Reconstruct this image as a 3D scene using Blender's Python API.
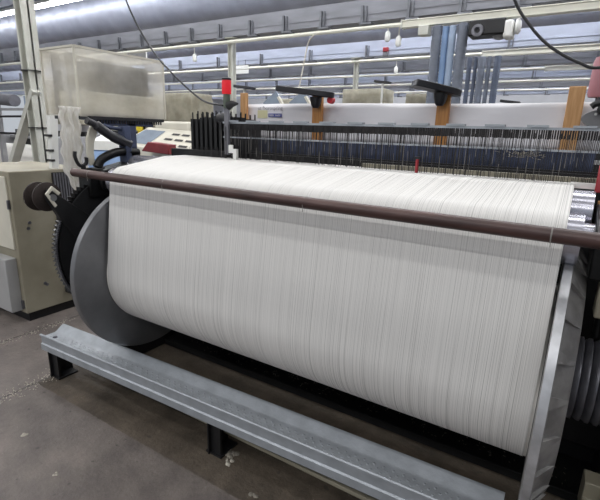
import bpy, bmesh, math, random
from mathutils import Vector, Matrix
random.seed(7)
S = bpy.context.scene
for o in list(bpy.data.objects):
    bpy.data.objects.remove(o)
COL = S.collection
PI = math.pi

# ------------------------------------------------------------------ camera
cam = bpy.data.cameras.new('camera')
cam.sensor_fit = 'HORIZONTAL'
cam.sensor_width = 36.0
cam.lens = 438.84 * 36.0 / 600.0
cam.clip_start = 0.05
cam.clip_end = 200
cam_o = bpy.data.objects.new('camera', cam)
COL.objects.link(cam_o)
r_ = Vector((0.84826, 0.52881, 0.02862)); d_ = Vector((0.16143, -0.20673, -0.96499)); f_ = Vector((-0.50437, 0.82318, -0.26073))
cam_o.matrix_world = Matrix(((r_.x, -d_.x, -f_.x, 0), (r_.y, -d_.y, -f_.y, 0), (r_.z, -d_.z, -f_.z, 1.6), (0, 0, 0, 1)))
S.camera = cam_o

# ------------------------------------------------------------------ light
w = bpy.data.worlds.new('world'); S.world = w
w.use_nodes = True
w.node_tree.nodes['Background'].inputs[0].default_value = (0.86, 0.92, 1.0, 1)
w.node_tree.nodes['Background'].inputs[1].default_value = 0.55
S.view_settings.view_transform = 'Standard'
S.view_settings.look = 'None'
S.view_settings.gamma = 1.0
S.view_settings.exposure = 0.0
AISLE_POWER = 185.0      # each long ceiling fitting over the looms
ROWS = [7.0, 10.0, 12.5, 15.0, 17.7, 20.5]


def area(name, loc, sx, sy, power, rot=(0, 0, 0), col=(0.985, 0.985, 0.98)):
    l = bpy.data.lights.new(name, 'AREA')
    l.shape = 'RECTANGLE'; l.size = sx; l.size_y = sy; l.energy = power; l.color = col
    o = bpy.data.objects.new(name, l); COL.objects.link(o)
    o.location = loc; o.rotation_euler = rot
    return o


# fluorescent battens hung over the machine aisles (all above the frame)
for (yy, pw, wd) in ((-2.6, 1.3, .3), (-0.9, 0.4, .3), (0.9, 0.4, .3), (2.9, 1.2, .3), (5.3, 0.7, .3)):
    area('overhead_light', (-4.5, yy, 4.35), 13.0, wd, AISLE_POWER * pw)
# overhead lights added between the air ducts to brighten the far hall
for yy in (9.25, 12.0, 14.5, 17.1, 19.9, 23.0):
    area('overhead_light', (-7.0, yy, 4.75), 26.0, 0.3, AISLE_POWER * 2.4)


# ------------------------------------------------------------------ materials
def lin(c):
    return tuple(((v / 255) / 12.92 if v / 255 <= 0.04045 else ((v / 255 + 0.055) / 1.055) ** 2.4) for v in c)


def mat(name, rgb, rough=0.6, metal=0.0, var=0.0, scale=6.0, bump=0.0, bscale=40.0, stretch=(1, 1, 1), rgb2=None, spec=0.5):
    m = bpy.data.materials.new(name); m.use_nodes = True
    nt = m.node_tree; b = nt.nodes['Principled BSDF']
    b.inputs['Roughness'].default_value = rough
    b.inputs['Metallic'].default_value = metal
    b.inputs['Specular IOR Level'].default_value = spec
    c = lin(rgb)
    tc = nt.nodes.new('ShaderNodeTexCoord')
    mp = nt.nodes.new('ShaderNodeMapping'); mp.inputs['Scale'].default_value = stretch
    nt.links.new(tc.outputs['Object'], mp.inputs[0])
    n = nt.nodes.new('ShaderNodeTexNoise'); n.inputs['Scale'].default_value = scale; n.inputs['Detail'].default_value = 5
    nt.links.new(mp.outputs[0], n.inputs['Vector'])
    r = nt.nodes.new('ShaderNodeValToRGB')
    c2 = lin(rgb2) if rgb2 else tuple(max(0, v * (1 - var)) for v in c)
    c1 = c if rgb2 else tuple(min(1, v * (1 + var)) for v in c)
    r.color_ramp.elements[0].position = 0.35; r.color_ramp.elements[0].color = (*c2, 1)
    r.color_ramp.elements[1].position = 0.68; r.color_ramp.elements[1].color = (*c1, 1)
    nt.links.new(n.outputs['Fac'], r.inputs[0])
    nt.links.new(r.outputs[0], b.inputs['Base Color'])
    if bump:
        n2 = nt.nodes.new('ShaderNodeTexNoise'); n2.inputs['Scale'].default_value = bscale; n2.inputs['Detail'].default_value = 4
        nt.links.new(mp.outputs[0], n2.inputs['Vector'])
        bp = nt.nodes.new('ShaderNodeBump'); bp.inputs['Strength'].default_value = bump; bp.inputs['Distance'].default_value = 0.02
        nt.links.new(n2.outputs['Fac'], bp.inputs['Height']); nt.links.new(bp.outputs[0], b.inputs['Normal'])
    return m


def emit(name, rgb, strength):
    m = bpy.data.materials.new(name); m.use_nodes = True
    b = m.node_tree.nodes['Principled BSDF']
    b.inputs['Base Color'].default_value = (*lin(rgb), 1)
    b.inputs['Emission Color'].default_value = (*lin(rgb), 1)
    b.inputs['Emission Strength'].default_value = strength
    return m


def yarn_mat(name, dark, light, gap, lo=0.36, hi=0.62):
    """white warp yarns running side by side: streaks along the yarn, with small open gaps"""
    m = bpy.data.materials.new(name); m.use_nodes = True
    nt = m.node_tree; b = nt.nodes['Principled BSDF']
    b.inputs['Roughness'].default_value = 0.75
    b.inputs['Specular IOR Level'].default_value = 0.25
    tc = nt.nodes.new('ShaderNodeTexCoord')
    mp = nt.nodes.new('ShaderNodeMapping'); mp.inputs['Scale'].default_value = (400, 0.12, 0.12)
    nt.links.new(tc.outputs['Object'], mp.inputs[0])
    n = nt.nodes.new('ShaderNodeTexNoise'); n.inputs['Scale'].default_value = 1.0; n.inputs['Detail'].default_value = 3
    n.inputs['Roughness'].default_value = 0.6
    nt.links.new(mp.outputs[0], n.inputs['Vector'])
    r = nt.nodes.new('ShaderNodeValToRGB')
    r.color_ramp.elements[0].position = lo; r.color_ramp.elements[0].color = (*lin(dark), 1)
    r.color_ramp.elements[1].position = hi; r.color_ramp.elements[1].color = (*lin(light), 1)
    nt.links.new(n.outputs['Fac'], r.inputs[0]); nt.links.new(r.outputs[0], b.inputs['Base Color'])
    bp = nt.nodes.new('ShaderNodeBump'); bp.inputs['Strength'].default_value = 0.25; bp.inputs['Distance'].default_value = 0.003
    nt.links.new(n.outputs['Fac'], bp.inputs['Height']); nt.links.new(bp.outputs[0], b.inputs['Normal'])
    if gap > 0:
        mp2 = nt.nodes.new('ShaderNodeMapping'); mp2.inputs['Scale'].default_value = (430, 0.6, 0.6)
        nt.links.new(tc.outputs['Object'], mp2.inputs[0])
        n2 = nt.nodes.new('ShaderNodeTexNoise'); n2.inputs['Scale'].default_value = 1.0; n2.inputs['Detail'].default_value = 2
        nt.links.new(mp2.outputs[0], n2.inputs['Vector'])
        r2 = nt.nodes.new('ShaderNodeValToRGB')
        r2.color_ramp.elements[0].position = gap; r2.color_ramp.elements[0].color = (0.62, 0.62, 0.62, 1)
        r2.color_ramp.elements[1].position = gap + 0.07; r2.color_ramp.elements[1].color = (1, 1, 1, 1)
        nt.links.new(n2.outputs['Fac'], r2.inputs[0]); nt.links.new(r2.outputs[0], b.inputs['Alpha'])
    return m


def film_mat(name, rgb, rgb2, alpha0, alpha1, scale=5.0, stretch=(1, 1, 1), rough=0.35):
    """dusty plastic film: lets light through from behind and is partly see-through"""
    m = mat(name, rgb, rough, 0, scale=scale, rgb2=rgb2, stretch=stretch, bump=0.3, bscale=9)
    nt = m.node_tree; b = nt.nodes['Principled BSDF']; out = nt.nodes['Material Output']
    ramp = next(n for n in nt.nodes if n.type == 'VALTORGB')
    tl = nt.nodes.new('ShaderNodeBsdfTranslucent'); nt.links.new(ramp.outputs[0], tl.inputs['Color'])
    mx = nt.nodes.new('ShaderNodeMixShader'); mx.inputs[0].default_value = 0.5
    nt.links.new(b.outputs[0], mx.inputs[1]); nt.links.new(tl.outputs[0], mx.inputs[2])
    tc = nt.nodes.new('ShaderNodeTexCoord')
    n = nt.nodes.new('ShaderNodeTexNoise'); n.inputs['Scale'].default_value = 4.0; n.inputs['Detail'].default_value = 4
    nt.links.new(tc.outputs['Object'], n.inputs['Vector'])
    r = nt.nodes.new('ShaderNodeValToRGB')
    r.color_ramp.elements[0].position = 0.35; r.color_ramp.elements[0].color = (alpha0,) * 3 + (1,)
    r.color_ramp.elements[1].position = 0.7; r.color_ramp.elements[1].color = (alpha1,) * 3 + (1,)
    nt.links.new(n.outputs['Fac'], r.inputs[0])
    tp_ = nt.nodes.new('ShaderNodeBsdfTransparent')
    m2 = nt.nodes.new('ShaderNodeMixShader')
    nt.links.new(r.outputs[0], m2.inputs[0]); nt.links.new(tp_.outputs[0], m2.inputs[1]); nt.links.new(mx.outputs[0], m2.inputs[2])
    nt.links.new(m2.outputs[0], out.inputs['Surface'])
    return m


M = {}
M['yarn_sheet'] = yarn_mat('white_yarn_sheet', (184, 183, 180), (232, 230, 227), 0.37, 0.30, 0.6)
M['yarn_roll'] = yarn_mat('white_yarn_wound', (198, 196, 191), (230, 227, 220), 0.0, 0.30, 0.6)
M['galv'] = mat('galvanized_steel', (164, 169, 175), 0.42, 0.35, 0.1, 14, 0.08, 60)
M['alu'] = mat('cast_aluminium', (138, 139, 141), 0.42, 0.6, 0.18, 5, 0.03, 50, rgb2=(120, 121, 124))
M['alu_rim'] = mat('machined_aluminium', (186, 187, 190), 0.42, 0.6, 0.22, 14)
M['alu_dark'] = mat('greasy_cast_aluminium', (146, 144, 142), 0.5, 0.25, 0.3, 12, 0.15, 30)
M['chrome'] = mat('chromed_steel', (178, 178, 188), 0.25, 0.8, 0.05, 8)
M['brown_pipe'] = mat('brown_painted_pipe', (86, 62, 58), 0.38, 0.15, 0.25, 10, 0.05, 40, stretch=(0.5, 4, 4), rgb2=(58, 42, 40))
M['black'] = mat('black_machine_paint', (26, 26, 28), 0.5, 0.1, 0.25, 10, 0.05, 40)
M['black_grease'] = mat('greasy_black_iron', (20, 20, 21), 0.4, 0.4, 0.4, 8, 0.15, 25)
M['pit'] = mat('oily_black_tray', (17, 17, 18), 0.75, 0, 0.4, 10)
M['iron'] = mat('dark_iron', (108, 108, 114), 0.38, 0.6, 0.25, 12)
M['beige'] = mat('beige_machine_paint', (156, 150, 132), 0.55, 0, 0.1, 3, 0.03, 40, rgb2=(132, 126, 109))
M['beige_light'] = mat('cream_machine_paint', (206, 202, 188), 0.5, 0, 0.07, 4)
M['beige_grey'] = mat('grey_cabinet_door_paint', (160, 160, 160), 0.5, 0, 0.08, 4)
M['rust'] = mat('rusty_spool', (52, 43, 40), 0.6, 0.2, 0.3, 20)
M['wood'] = mat('varnished_wood', (206, 160, 110), 0.5, 0, 0.12, 5, 0.03, 30, stretch=(14, 14, 1.2), rgb2=(184, 136, 86))
M['wood_dark'] = mat('orange_varnished_wood', (190, 134, 74), 0.45, 0, 0.12, 5, 0.03, 30, stretch=(14, 14, 1.2), rgb2=(166, 112, 58))
M['tarp'] = mat('white_tarpaulin', (226, 224, 228), 0.55, 0, 0.04, 3, 0.25, 5, stretch=(1, 1, 2))
M['navy'] = mat('navy_cloth', (60, 68, 92), 0.8, 0, 0.3, 14, stretch=(3, 1, 1))
M['wire'] = mat('dark_drop_wire', (54, 52, 52), 0.4, 0.6, 0.2, 30)
M['thread'] = mat('white_thread', (132, 128, 124), 0.8, 0, 0.05, 30)
M['plastic_dark'] = mat('black_plastic', (36, 36, 40), 0.35, 0, 0.15, 12)
M['grey_plate'] = mat('grey_plastic_plate', (120, 120, 122), 0.5, 0, 0.08, 10)
M['red'] = mat('red_plastic', (196, 30, 42), 0.35, 0, 0.1, 10)
M['red_lens'] = emit('red_lamp_lens', (214, 26, 40), 0.25)
M['red_dull'] = mat('dull_red_paint', (150, 40, 48), 0.5, 0, 0.15, 10)
M['pink'] = mat('faded_red_plastic', (172, 118, 126), 0.5, 0, 0.1, 6)
M['green_dull'] = mat('dull_green_plastic', (86, 96, 84), 0.5, 0, 0.15, 10)
M['white'] = mat('white_paint', (226, 226, 222), 0.5, 0, 0.05, 8)
M['blue'] = mat('blue_plastic', (116, 142, 178), 0.5, 0, 0.12, 4)
M['blue_pale'] = mat('pale_blue_plastic', (146, 162, 184), 0.5, 0, 0.12, 4)
M['blue_label'] = mat('blue_label_print', (78, 84, 148), 0.6, 0, 0.1, 10)
M['yellow_label'] = mat('pale_yellow_label_print', (220, 216, 176), 0.6, 0, 0.05, 10)
M['yellow'] = mat('yellow_plastic', (214, 190, 40), 0.5, 0, 0.1, 10)
M['ink'] = mat('grey_label_ink', (150, 148, 156), 0.6, 0, 0.05, 10)
M['hose'] = mat('grey_ribbed_hose', (104, 110, 122), 0.55, 0, 0.15, 8)
M['hose_dark'] = mat('dark_ribbed_hose', (78, 86, 102), 0.55, 0, 0.15, 8)
M['column'] = mat('cream_column_paint', (200, 200, 192), 0.5, 0, 0.06, 6, rgb2=(184, 184, 174))
M['duct'] = mat('silver_duct_wrap', (160, 163, 175), 0.46, 0.35, 0.07, 2.5, 0.35, 4.5, stretch=(1.5, 1, 1))
M['tray'] = mat('zinc_cable_tray', (128, 129, 135), 0.5, 0.35, 0.12, 3, 0.05, 30, stretch=(0.6, 3, 3))
M['tray_light'] = mat('bluish_zinc_cable_tray', (168, 174, 190), 0.5, 0.25, 0.07, 3, stretch=(0.6, 3, 3))
M['rail'] = mat('cream_rail_paint', (222, 220, 206), 0.45, 0, 0.05, 6)
M['bracket'] = mat('grey_hanger_steel', (112, 114, 120), 0.5, 0.5, 0.15, 10)
M['tube'] = emit('fluorescent_tube', (244, 248, 255), 34.0)
M['cable'] = mat('black_cable_rubber', (28, 28, 32), 0.5, 0, 0.1, 10)
M['cord'] = mat('beige_cord', (196, 190, 178), 0.6, 0, 0.1, 10)
M['lint'] = mat('white_lint', (176, 170, 158), 0.95, 0, 0.12, 20, 0.5, 40)
M['lint_dirty'] = mat('grey_lint', (128, 122, 112), 0.95, 0, 0.25, 20, 0.5, 40)
M['ceiling'] = mat('white_ceiling', (214, 217, 224), 0.8, 0, 0.03, 2)
M['wall'] = mat('pale_grey_wall', (206, 209, 216), 0.8, 0, 0.04, 2)
M['film'] = film_mat('dusty_clear_plastic', (250, 247, 238), (228, 222, 207), 0.44, 0.74, 4, (1, 1, 2))
M['film_strip'] = film_mat('lint_coated_film', (250, 249, 246), (232, 229, 222), 0.72, 1.0, 9, (6, 6, 1))
M['pane'] = mat('grey_blue_tilted_pane', (150, 162, 176), 0.12, 0.3, 0.2, 4)
M['motor_grey'] = mat('sooty_motor_paint', (70, 70, 74), 0.6, 0, 0.15, 8)
M['dark_red'] = mat('dark_red_cover_paint', (116, 34, 40), 0.5, 0, 0.12, 8)
M['oily_casting'] = mat('oily_brown_casting', (74, 69, 63), 0.5, 0.2, 0.3, 9, 0.1, 25)
M['slot_dark'] = mat('dark_slot', (44, 42, 42), 0.6, 0, 0.2, 12)
M['grille'] = mat('grey_grille', (124, 124, 130), 0.5, 0.4, 0.1, 12)
M['grey_frame'] = mat('grey_loom_paint', (150, 150, 152), 0.5, 0.1, 0.12, 5)


def floor_material():
    m = bpy.data.materials.new('stained_concrete'); m.use_nodes = True
    nt = m.node_tree; b = nt.nodes['Principled BSDF']
    L = nt.links.new
    tc = nt.nodes.new('ShaderNodeTexCoord')
    sep = nt.nodes.new('ShaderNodeSeparateXYZ'); L(tc.outputs['Object'], sep.inputs[0])

    def noise(scale, detail=6, rough=0.6):
        n = nt.nodes.new('ShaderNodeTexNoise'); n.inputs['Scale'].default_value = scale
        n.inputs['Detail'].default_value = detail; n.inputs['Roughness'].default_value = rough
        L(tc.outputs['Object'], n.inputs['Vector']); return n

    def ramp(src, p0, c0, p1, c1):
        r = nt.nodes.new('ShaderNodeValToRGB')
        r.color_ramp.elements[0].position = p0; r.color_ramp.elements[0].color = (*c0, 1)
        r.color_ramp.elements[1].position = p1; r.color_ramp.elements[1].color = (*c1, 1)
        L(src, r.inputs[0]); return r

    def math_(op, a, bb):
        n = nt.nodes.new('ShaderNodeMath'); n.operation = op; n.use_clamp = False
        for i, v in enumerate((a, bb)):
            if isinstance(v, (int, float)): n.inputs[i].default_value = v
            else: L(v, n.inputs[i])
        return n.outputs[0]

    def mix(f, a, bb, mode='MIX'):
        n = nt.nodes.new('ShaderNodeMix'); n.data_type = 'RGBA'; n.blend_type = mode
        for s, v in ((0, f), (6, a), (7, bb)):
            if isinstance(v, (int, float)): n.inputs[s].default_value = v
            elif isinstance(v, tuple): n.inputs[s].default_value = (*v, 1)
            else: L(v, n.inputs[s])
        return n.outputs[2]
    big = noise(2.2, 8, 0.65)
    grey = ramp(big.outputs['Fac'], 0.34, lin((88, 81, 78)), 0.68, lin((130, 121, 115)))
    brown = ramp(noise(3.5, 8, 0.7).outputs['Fac'], 0.34, lin((62, 55, 47)), 0.68, lin((102, 91, 79)))
    # the brown oil-soaked slab that carries the loom: past y = 1.245
    wob = math_('MULTIPLY', math_('SUBTRACT', noise(30, 2).outputs['Fac'], 0.5), 0.012)
    e1 = ramp(math_('ADD', math_('SUBTRACT', sep.outputs['Y'], 1.243), math_('ADD', wob, 0.5)), 0.498, (0, 0, 0), 0.504, (1, 1, 1))
    e2 = ramp(math_('ADD', math_('SUBTRACT', sep.outputs['X'], -2.70), math_('ADD', wob, 0.5)), 0.497, (0, 0, 0), 0.503, (1, 1, 1))
    both = math_('MULTIPLY', e1.outputs[0], e2.outputs[0])
    c = mix(both, grey.outputs[0], brown.outputs[0])
    # small dark drips and pale scuffs
    drip = ramp(noise(22, 2, 0.4).outputs['Fac'], 0.255, (1, 1, 1), 0.30, (0, 0, 0))
    c = mix(math_('MULTIPLY', drip.outputs[0], 0.6), c, lin((56, 52, 50)))
    sp = ramp(noise(60, 2, 0.5).outputs['Fac'], 0.70, (0, 0, 0), 0.76, (1, 1, 1))
    c = mix(math_('MULTIPLY', sp.outputs[0], 0.35), c, lin((150, 144, 136)))
    fine = ramp(noise(140, 3, 0.6).outputs['Fac'], 0.2, (0.8, 0.8, 0.8), 0.8, (1.15, 1.15, 1.15))
    c = mix(1.0, c, fine.outputs[0], 'MULTIPLY')
    # slab joints running under the machine
    for xj, wd in ((-3.47, 0.012), (-2.71, 0.010), (-4.9, 0.012)):
        d = math_('ABSOLUTE', math_('ADD', math_('SUBTRACT', sep.outputs['X'], xj), wob), 0)
        j = ramp(d, wd * 0.5, (1, 1, 1), wd, (0, 0, 0))
        c = mix(math_('MULTIPLY', j.outputs[0], 0.75), c, lin((50, 46, 44)))
    mid = ramp(noise(9, 5, 0.7).outputs['Fac'], 0.3, (0.8, 0.8, 0.8), 0.7, (1.14, 1.14, 1.14))
    c = mix(1.0, c, mid.outputs[0], 'MULTIPLY')
    L(c, b.inputs['Base Color'])
    rr = ramp(big.outputs['Fac'], 0.3, (0.5,) * 3, 0.75, (0.75,) * 3); L(rr.outputs[0], b.inputs['Roughness'])
    bp = nt.nodes.new('ShaderNodeBump'); bp.inputs['Strength'].default_value = 0.5; bp.inputs['Distance'].default_value = 0.01
    L(noise(40, 6).outputs['Fac'], bp.inputs['Height']); L(bp.outputs[0], b.inputs['Normal'])
    return m


M['floor'] = floor_material()


# ------------------------------------------------------------------ mesh helpers
class MB:
    """collects shapes in world coordinates and links them as ONE mesh object"""

    def __init__(s):
        s.v = []; s.f = []; s.sm = []

    def add(s, vs, fs, smooth=False):
        k = len(s.v); s.v += [tuple(v) for v in vs]; s.f += [tuple(i + k for i in f) for f in fs]; s.sm += [smooth] * len(fs)
        return s

    def box(s, x0, x1, y0, y1, z0, z1):
        return s.add([(x0, y0, z0), (x1, y0, z0), (x1, y1, z0), (x0, y1, z0), (x0, y0, z1), (x1, y0, z1), (x1, y1, z1), (x0, y1, z1)],
                     [(3, 2, 1, 0), (4, 5, 6, 7), (0, 1, 5, 4), (1, 2, 6, 5), (2, 3, 7, 6), (3, 0, 4, 7)])

    def obox(s, c, size, rot):
        R = rot if isinstance(rot, Matrix) else Matrix.Rotation(rot[2], 3, 'Z') @ Matrix.Rotation(rot[1], 3, 'Y') @ Matrix.Rotation(rot[0], 3, 'X')
        vs = []
        for dz in (-.5, .5):
            for dx, dy in ((-.5, -.5), (.5, -.5), (.5, .5), (-.5, .5)):
                vs.append(Vector(c) + R @ Vector((dx * size[0], dy * size[1], dz * size[2])))
        return s.add(vs, [(3, 2, 1, 0), (4, 5, 6, 7), (0, 1, 5, 4), (1, 2, 6, 5), (2, 3, 7, 6), (3, 0, 4, 7)])

    def bar(s, a, b, wd, th=None):
        """square bar from a to b"""
        a = Vector(a); b = Vector(b); th = th or wd
        z = (b - a).normalized(); up = Vector((0, 0, 1)) if abs(z.z) < 0.9 else Vector((0, 1, 0))
        x = z.cross(up).normalized(); y = x.cross(z)
        vs = []
        for p in (a, b):
            for dx, dy in ((-.5, -.5), (.5, -.5), (.5, .5), (-.5, .5)):
                vs.append(p + x * dx * wd + y * dy * th)
        return s.add(vs, [(3, 2, 1, 0), (4, 5, 6, 7), (0, 1, 5, 4), (1, 2, 6, 5), (2, 3, 7, 6), (3, 0, 4, 7)])

    def tube(s, pts, r, n=12, caps=True):
        pts = [Vector(p) for p in pts]; k = len(pts)
        rs = r if isinstance(r, (list, tuple)) else [r] * k
        ref = None; rings = []
        for i, p in enumerate(pts):
            t = (pts[min(i + 1, k - 1)] - pts[max(i - 1, 0)]).normalized()
            if ref is None:
                ref = t.cross(Vector((0, 0, 1)) if abs(t.z) < 0.9 else Vector((1, 0, 0))).normalized()
            ref = (ref - t * ref.dot(t)).normalized(); b2 = t.cross(ref)
            rings.append([p + (ref * math.cos(2 * PI * j / n) + b2 * math.sin(2 * PI * j / n)) * rs[i] for j in range(n)])
        vs = [v for rg in rings for v in rg]; fs = []
        for i in range(k - 1):
            for j in range(n):
                fs.append((i * n + j, i * n + (j + 1) % n, (i + 1) * n + (j + 1) % n, (i + 1) * n + j))
        s.add(vs, fs, True)
        if caps:
            base = len(s.v) - len(vs)
            s.f += [tuple(base + j for j in reversed(range(n))), tuple(base + (k - 1) * n + j for j in range(n))]; s.sm += [False, False]
        return s

    def lathe(s, prof, c, axis='X', n=64, close=False):
        """prof: list of (offset along axis, radius), turned about the axis through c"""
        vs = []; fs = []; k = len(prof); c = Vector(c)
        for (a, r) in prof:
            for j in range(n):
                t = 2 * PI * j / n
                if axis == 'X': vs.append(c + Vector((a, r * math.cos(t), r * math.sin(t))))
                elif axis == 'Y': vs.append(c + Vector((r * math.sin(t), a, r * math.cos(t))))
                else: vs.append(c + Vector((r * math.cos(t), r * math.sin(t), a)))
        for i in range(k - 1):
            for j in range(n):
                fs.append((i * n + j, i * n + (j + 1) % n, (i + 1) * n + (j + 1) % n, (i + 1) * n + j))
        s.add(vs, fs, True)
        base = len(s.v) - len(vs)
        if close:
            s.f += [tuple(base + j for j in reversed(range(n))), tuple(base + (k - 1) * n + j for j in range(n))]; s.sm += [False, False]
        return s

    def prism(s, poly, axis, a0, a1):
        """poly in the two other coordinates (cyclic order), pushed along axis from a0 to a1"""
        def P(u, v, a):
            return {'X': (a, u, v), 'Y': (u, a, v), 'Z': (u, v, a)}[axis]
        n = len(poly)
        vs = [P(u, v, a0) for u, v in poly] + [P(u, v, a1) for u, v in poly]
        return s.add(vs, [tuple(reversed(range(n))), tuple(range(n, 2 * n))] + [(i, (i + 1) % n, n + (i + 1) % n, n + i) for i in range(n)])

    def build(s, name, m, parent=None, bevel=0.0, at=None, recalc=True):
        me = bpy.data.meshes.new(name)
        off = Vector((0, 0, 0))
        root = parent
        while root is not None:
            off = off + Vector(root.location); root = root.parent
        if at is not None: off = Vector(at)
        me.from_pydata([tuple(Vector(v) - off) for v in s.v], [], s.f)
        me.polygons.foreach_set('use_smooth', s.sm)
        if recalc:
            bm = bmesh.new(); bm.from_mesh(me); bmesh.ops.recalc_face_normals(bm, faces=bm.faces); bm.to_mesh(me); bm.free()
        me.set_sharp_from_angle(angle=math.radians(38))
        me.materials.append(m)
        o = bpy.data.objects.new(name, me); COL.objects.link(o)
        if parent is not None: o.parent = parent
        elif at is not None: o.location = at
        if bevel:
            bv = o.modifiers.new('bevel', 'BEVEL'); bv.width = bevel; bv.segments = 2; bv.limit_method = 'ANGLE'; bv.angle_limit = math.radians(40)
        return o


def tag(o, label, cat, group=None, kind=None):
    o['label'] = label; o['category'] = cat
    if group: o['group'] = group
    o['kind'] = kind or 'thing'
    return o


def thing(name, label, cat, loc, group=None):
    o = bpy.data.objects.new(name, None); o.empty_display_size = 0.1; COL.objects.link(o)
    o.location = loc
    return tag(o, label, cat, group)


def struct(o):
    o['kind'] = 'structure'; return o


def bez(p, n=24):
    """smooth path through points (Catmull-Rom)"""
    P = [Vector(q) for q in p]; P = [P[0] * 2 - P[1]] + P + [P[-1] * 2 - P[-2]]
    out = []
    for i in range(1, len(P) - 2):
        for k in range(n):
            t = k / n
            a, b, c, d = P[i - 1], P[i], P[i + 1], P[i + 2]
            out.append(0.5 * ((2 * b) + (c - a) * t + (2 * a - 5 * b + 4 * c - d) * t * t + (3 * b - a - 3 * c + d) * t ** 3))
    out.append(P[-2]); return out


# ------------------------------------------------------------------ the hall
o = struct(MB().add([(-40, -8, 0), (16, -8, 0), (16, 34, 0), (-40, 34, 0)], [(0, 1, 2, 3)]).build('floor', M['floor']))
struct(MB().box(-40, 16, -8, 34, 5.3, 5.4).build('ceiling', M['ceiling']))
struct(MB().box(-40, 16, 25, 25.2, 0, 5.3).build('wall_back', M['wall']))
struct(MB().box(9.0, 9.2, -8, 25, 0, 5.3).build('wall_right', M['wall']))

ORD = ['nearest', 'second nearest', 'third nearest', 'fourth nearest', 'fifth nearest', 'farthest']
for k, yr in enumerate(ROWS):
    # big round insulated duct behind and above each tray, wrapped in bands
    t = MB()
    prof = []
    x = -34.0
    R = 0.62
    while x < 9.0:
        ph = 2 * PI * x / 0.55
        prof.append((x, R + 0.016 * math.sin(ph) + 0.004 * math.sin(ph * 0.37 + k)))
        x += 0.11
    cz = 4.36
    t.lathe(prof, (0, yr + 0.85, cz), 'X', 40)
    d = t.build('air_duct', M['duct'], at=(0, yr + 0.85, cz))
    tag(d, '%s big round silver air duct running across the hall under the ceiling' % ORD[k], 'air duct', 'round air ducts under the ceiling')
    # zinc tray hung under it
    tm = M['tray'] if k in (0, 2, 4) else M['tray_light']
    tr = thing('cable_tray', '%s long zinc cable tray hung below the round air ducts' % ORD[k], 'cable tray', (0, yr, 3.3), 'cable trays under the ceiling')
    z0, z1 = 3.30, 3.62
    b = MB().prism([(yr - .01, z0), (yr + .30, z0), (yr + .30, z0 + .012), (yr + .004, z0 + .012), (yr + .004, z1 - .012), (yr + .03, z1 - .012), (yr + .03, z1), (yr - .01, z1)], 'X', -34, 9)
    b.box(-34, 9, yr - .018, yr - .01, z0 + .10, z0 + .115)
    b.build('tray_channel', tm, tr)
    step = 0.75 if k == 0 else 1.5
    n = 0
    xx = 2.0 if k == 0 else 3.0
    while xx > (-15 if k == 0 else -22):
        MB().box(xx - .02, xx + .02, yr - .045, yr - .018, z0 - .02, z1 - .09).box(xx - .03, xx + .17, yr - .06, yr + .06, z0 - .045, z0 - .02).box(xx + .06, xx + .075, yr - .035, yr - .018, z0, z1 - .1).build('hanger_bracket', M['bracket'], tr)
        xx -= step; n += 1
    # fluorescent fittings in the gap ahead of each duct
    lm = thing('fluorescent_lamp', '%s row of bright fluorescent tubes below the ceiling' % ORD[k], 'lamp', (0, yr - .35, 4.32), 'fluorescent tube rows')
    MB().box(-34, 9, yr - .45, yr - .25, 4.37, 4.43).build('lamp_housing', M['white'], lm)
    MB().tube([(-34, yr - .35, 4.33), (8.9, yr - .35, 4.33)], 0.03, 8).build('lamp_tube', M['tube'], lm)

# cream rails and cleaner tracks below the trays
for k, yr in enumerate(ROWS[:5]):
    zz = 3.2
    xs = {0: -2.56, 1: -1.95, 2: -1.0, 3: 0.0, 4: 1.0}[k]
    mb = MB().tube([(-34, yr - .03, zz), (xs, yr - .03, zz)], 0.032, 8)
    tag(mb.build('rail_pipe', M['rail'], at=(xs, yr, zz)), '%s thin cream pipe rail running below its cable tray' % ORD[k], 'rail', 'cream pipe rails')
    tk = thing('cleaner_track', '%s cream overhead cleaner track at the right, below its cable tray' % ORD[k], 'rail', (xs, yr, zz - .06), 'cream cleaner tracks')
    MB().box(xs, 9, yr - .09, yr + .03, zz - .055, zz + .045).box(xs, 9, yr - .105, yr + .045, zz + .03, zz + .045).build('track_beam', M['rail'], tk, 0.004)
    MB().box(xs - .02, xs, yr - .10, yr + .04, zz - .065, zz + .055).build('end_cap', M['column'], tk)

# columns carrying the trays
def column(x, y, wd, z1, label, brace=False, rot=0.0):
    t = thing('steel_column', label, 'column', (x, y, 0), 'cream steel columns')
    h = wd / 2
    MB().box(x - h, x - h + wd * .14, y - h, y + h, 0, z1).box(x + h - wd * .14, x + h, y - h, y + h, 0, z1).box(x - h, x + h, y - wd * .08, y + wd * .08, 0, z1).build('post', M['column'], t, 0.003)
    MB().box(x - wd * 1.1, x + wd * 1.1, y - wd, y + wd, z1 - .012, z1).build('end_plate', M['column'], t)
    MB().box(x - wd, x + wd, y - wd, y + wd, 0, .015).build('end_plate', M['column'], t)
    return t


c = column(-5.96, 3.2, 0.165, 3.3, 'thick cream steel column with a diagonal brace behind the beige cabinet')
MB().bar((-5.87, 3.17, 2.0), (-6.75, 3.17, .95), .11, .07).build('brace', M['column'], c)
for zz in (2.23, 1.55):
    MB().lathe([(-.006, .122), (.006, .122)], (-5.96, 3.2, zz), 'Z', 20, True).build('cable_tie', M['black'], c)
column(-6.0, 7.06, 0.115, 3.28, 'slim cream column standing behind the red signal tower')
column(-4.74, 10.02, 0.10, 3.28, 'far thin cream column seen above the white tarpaulin')

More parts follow.
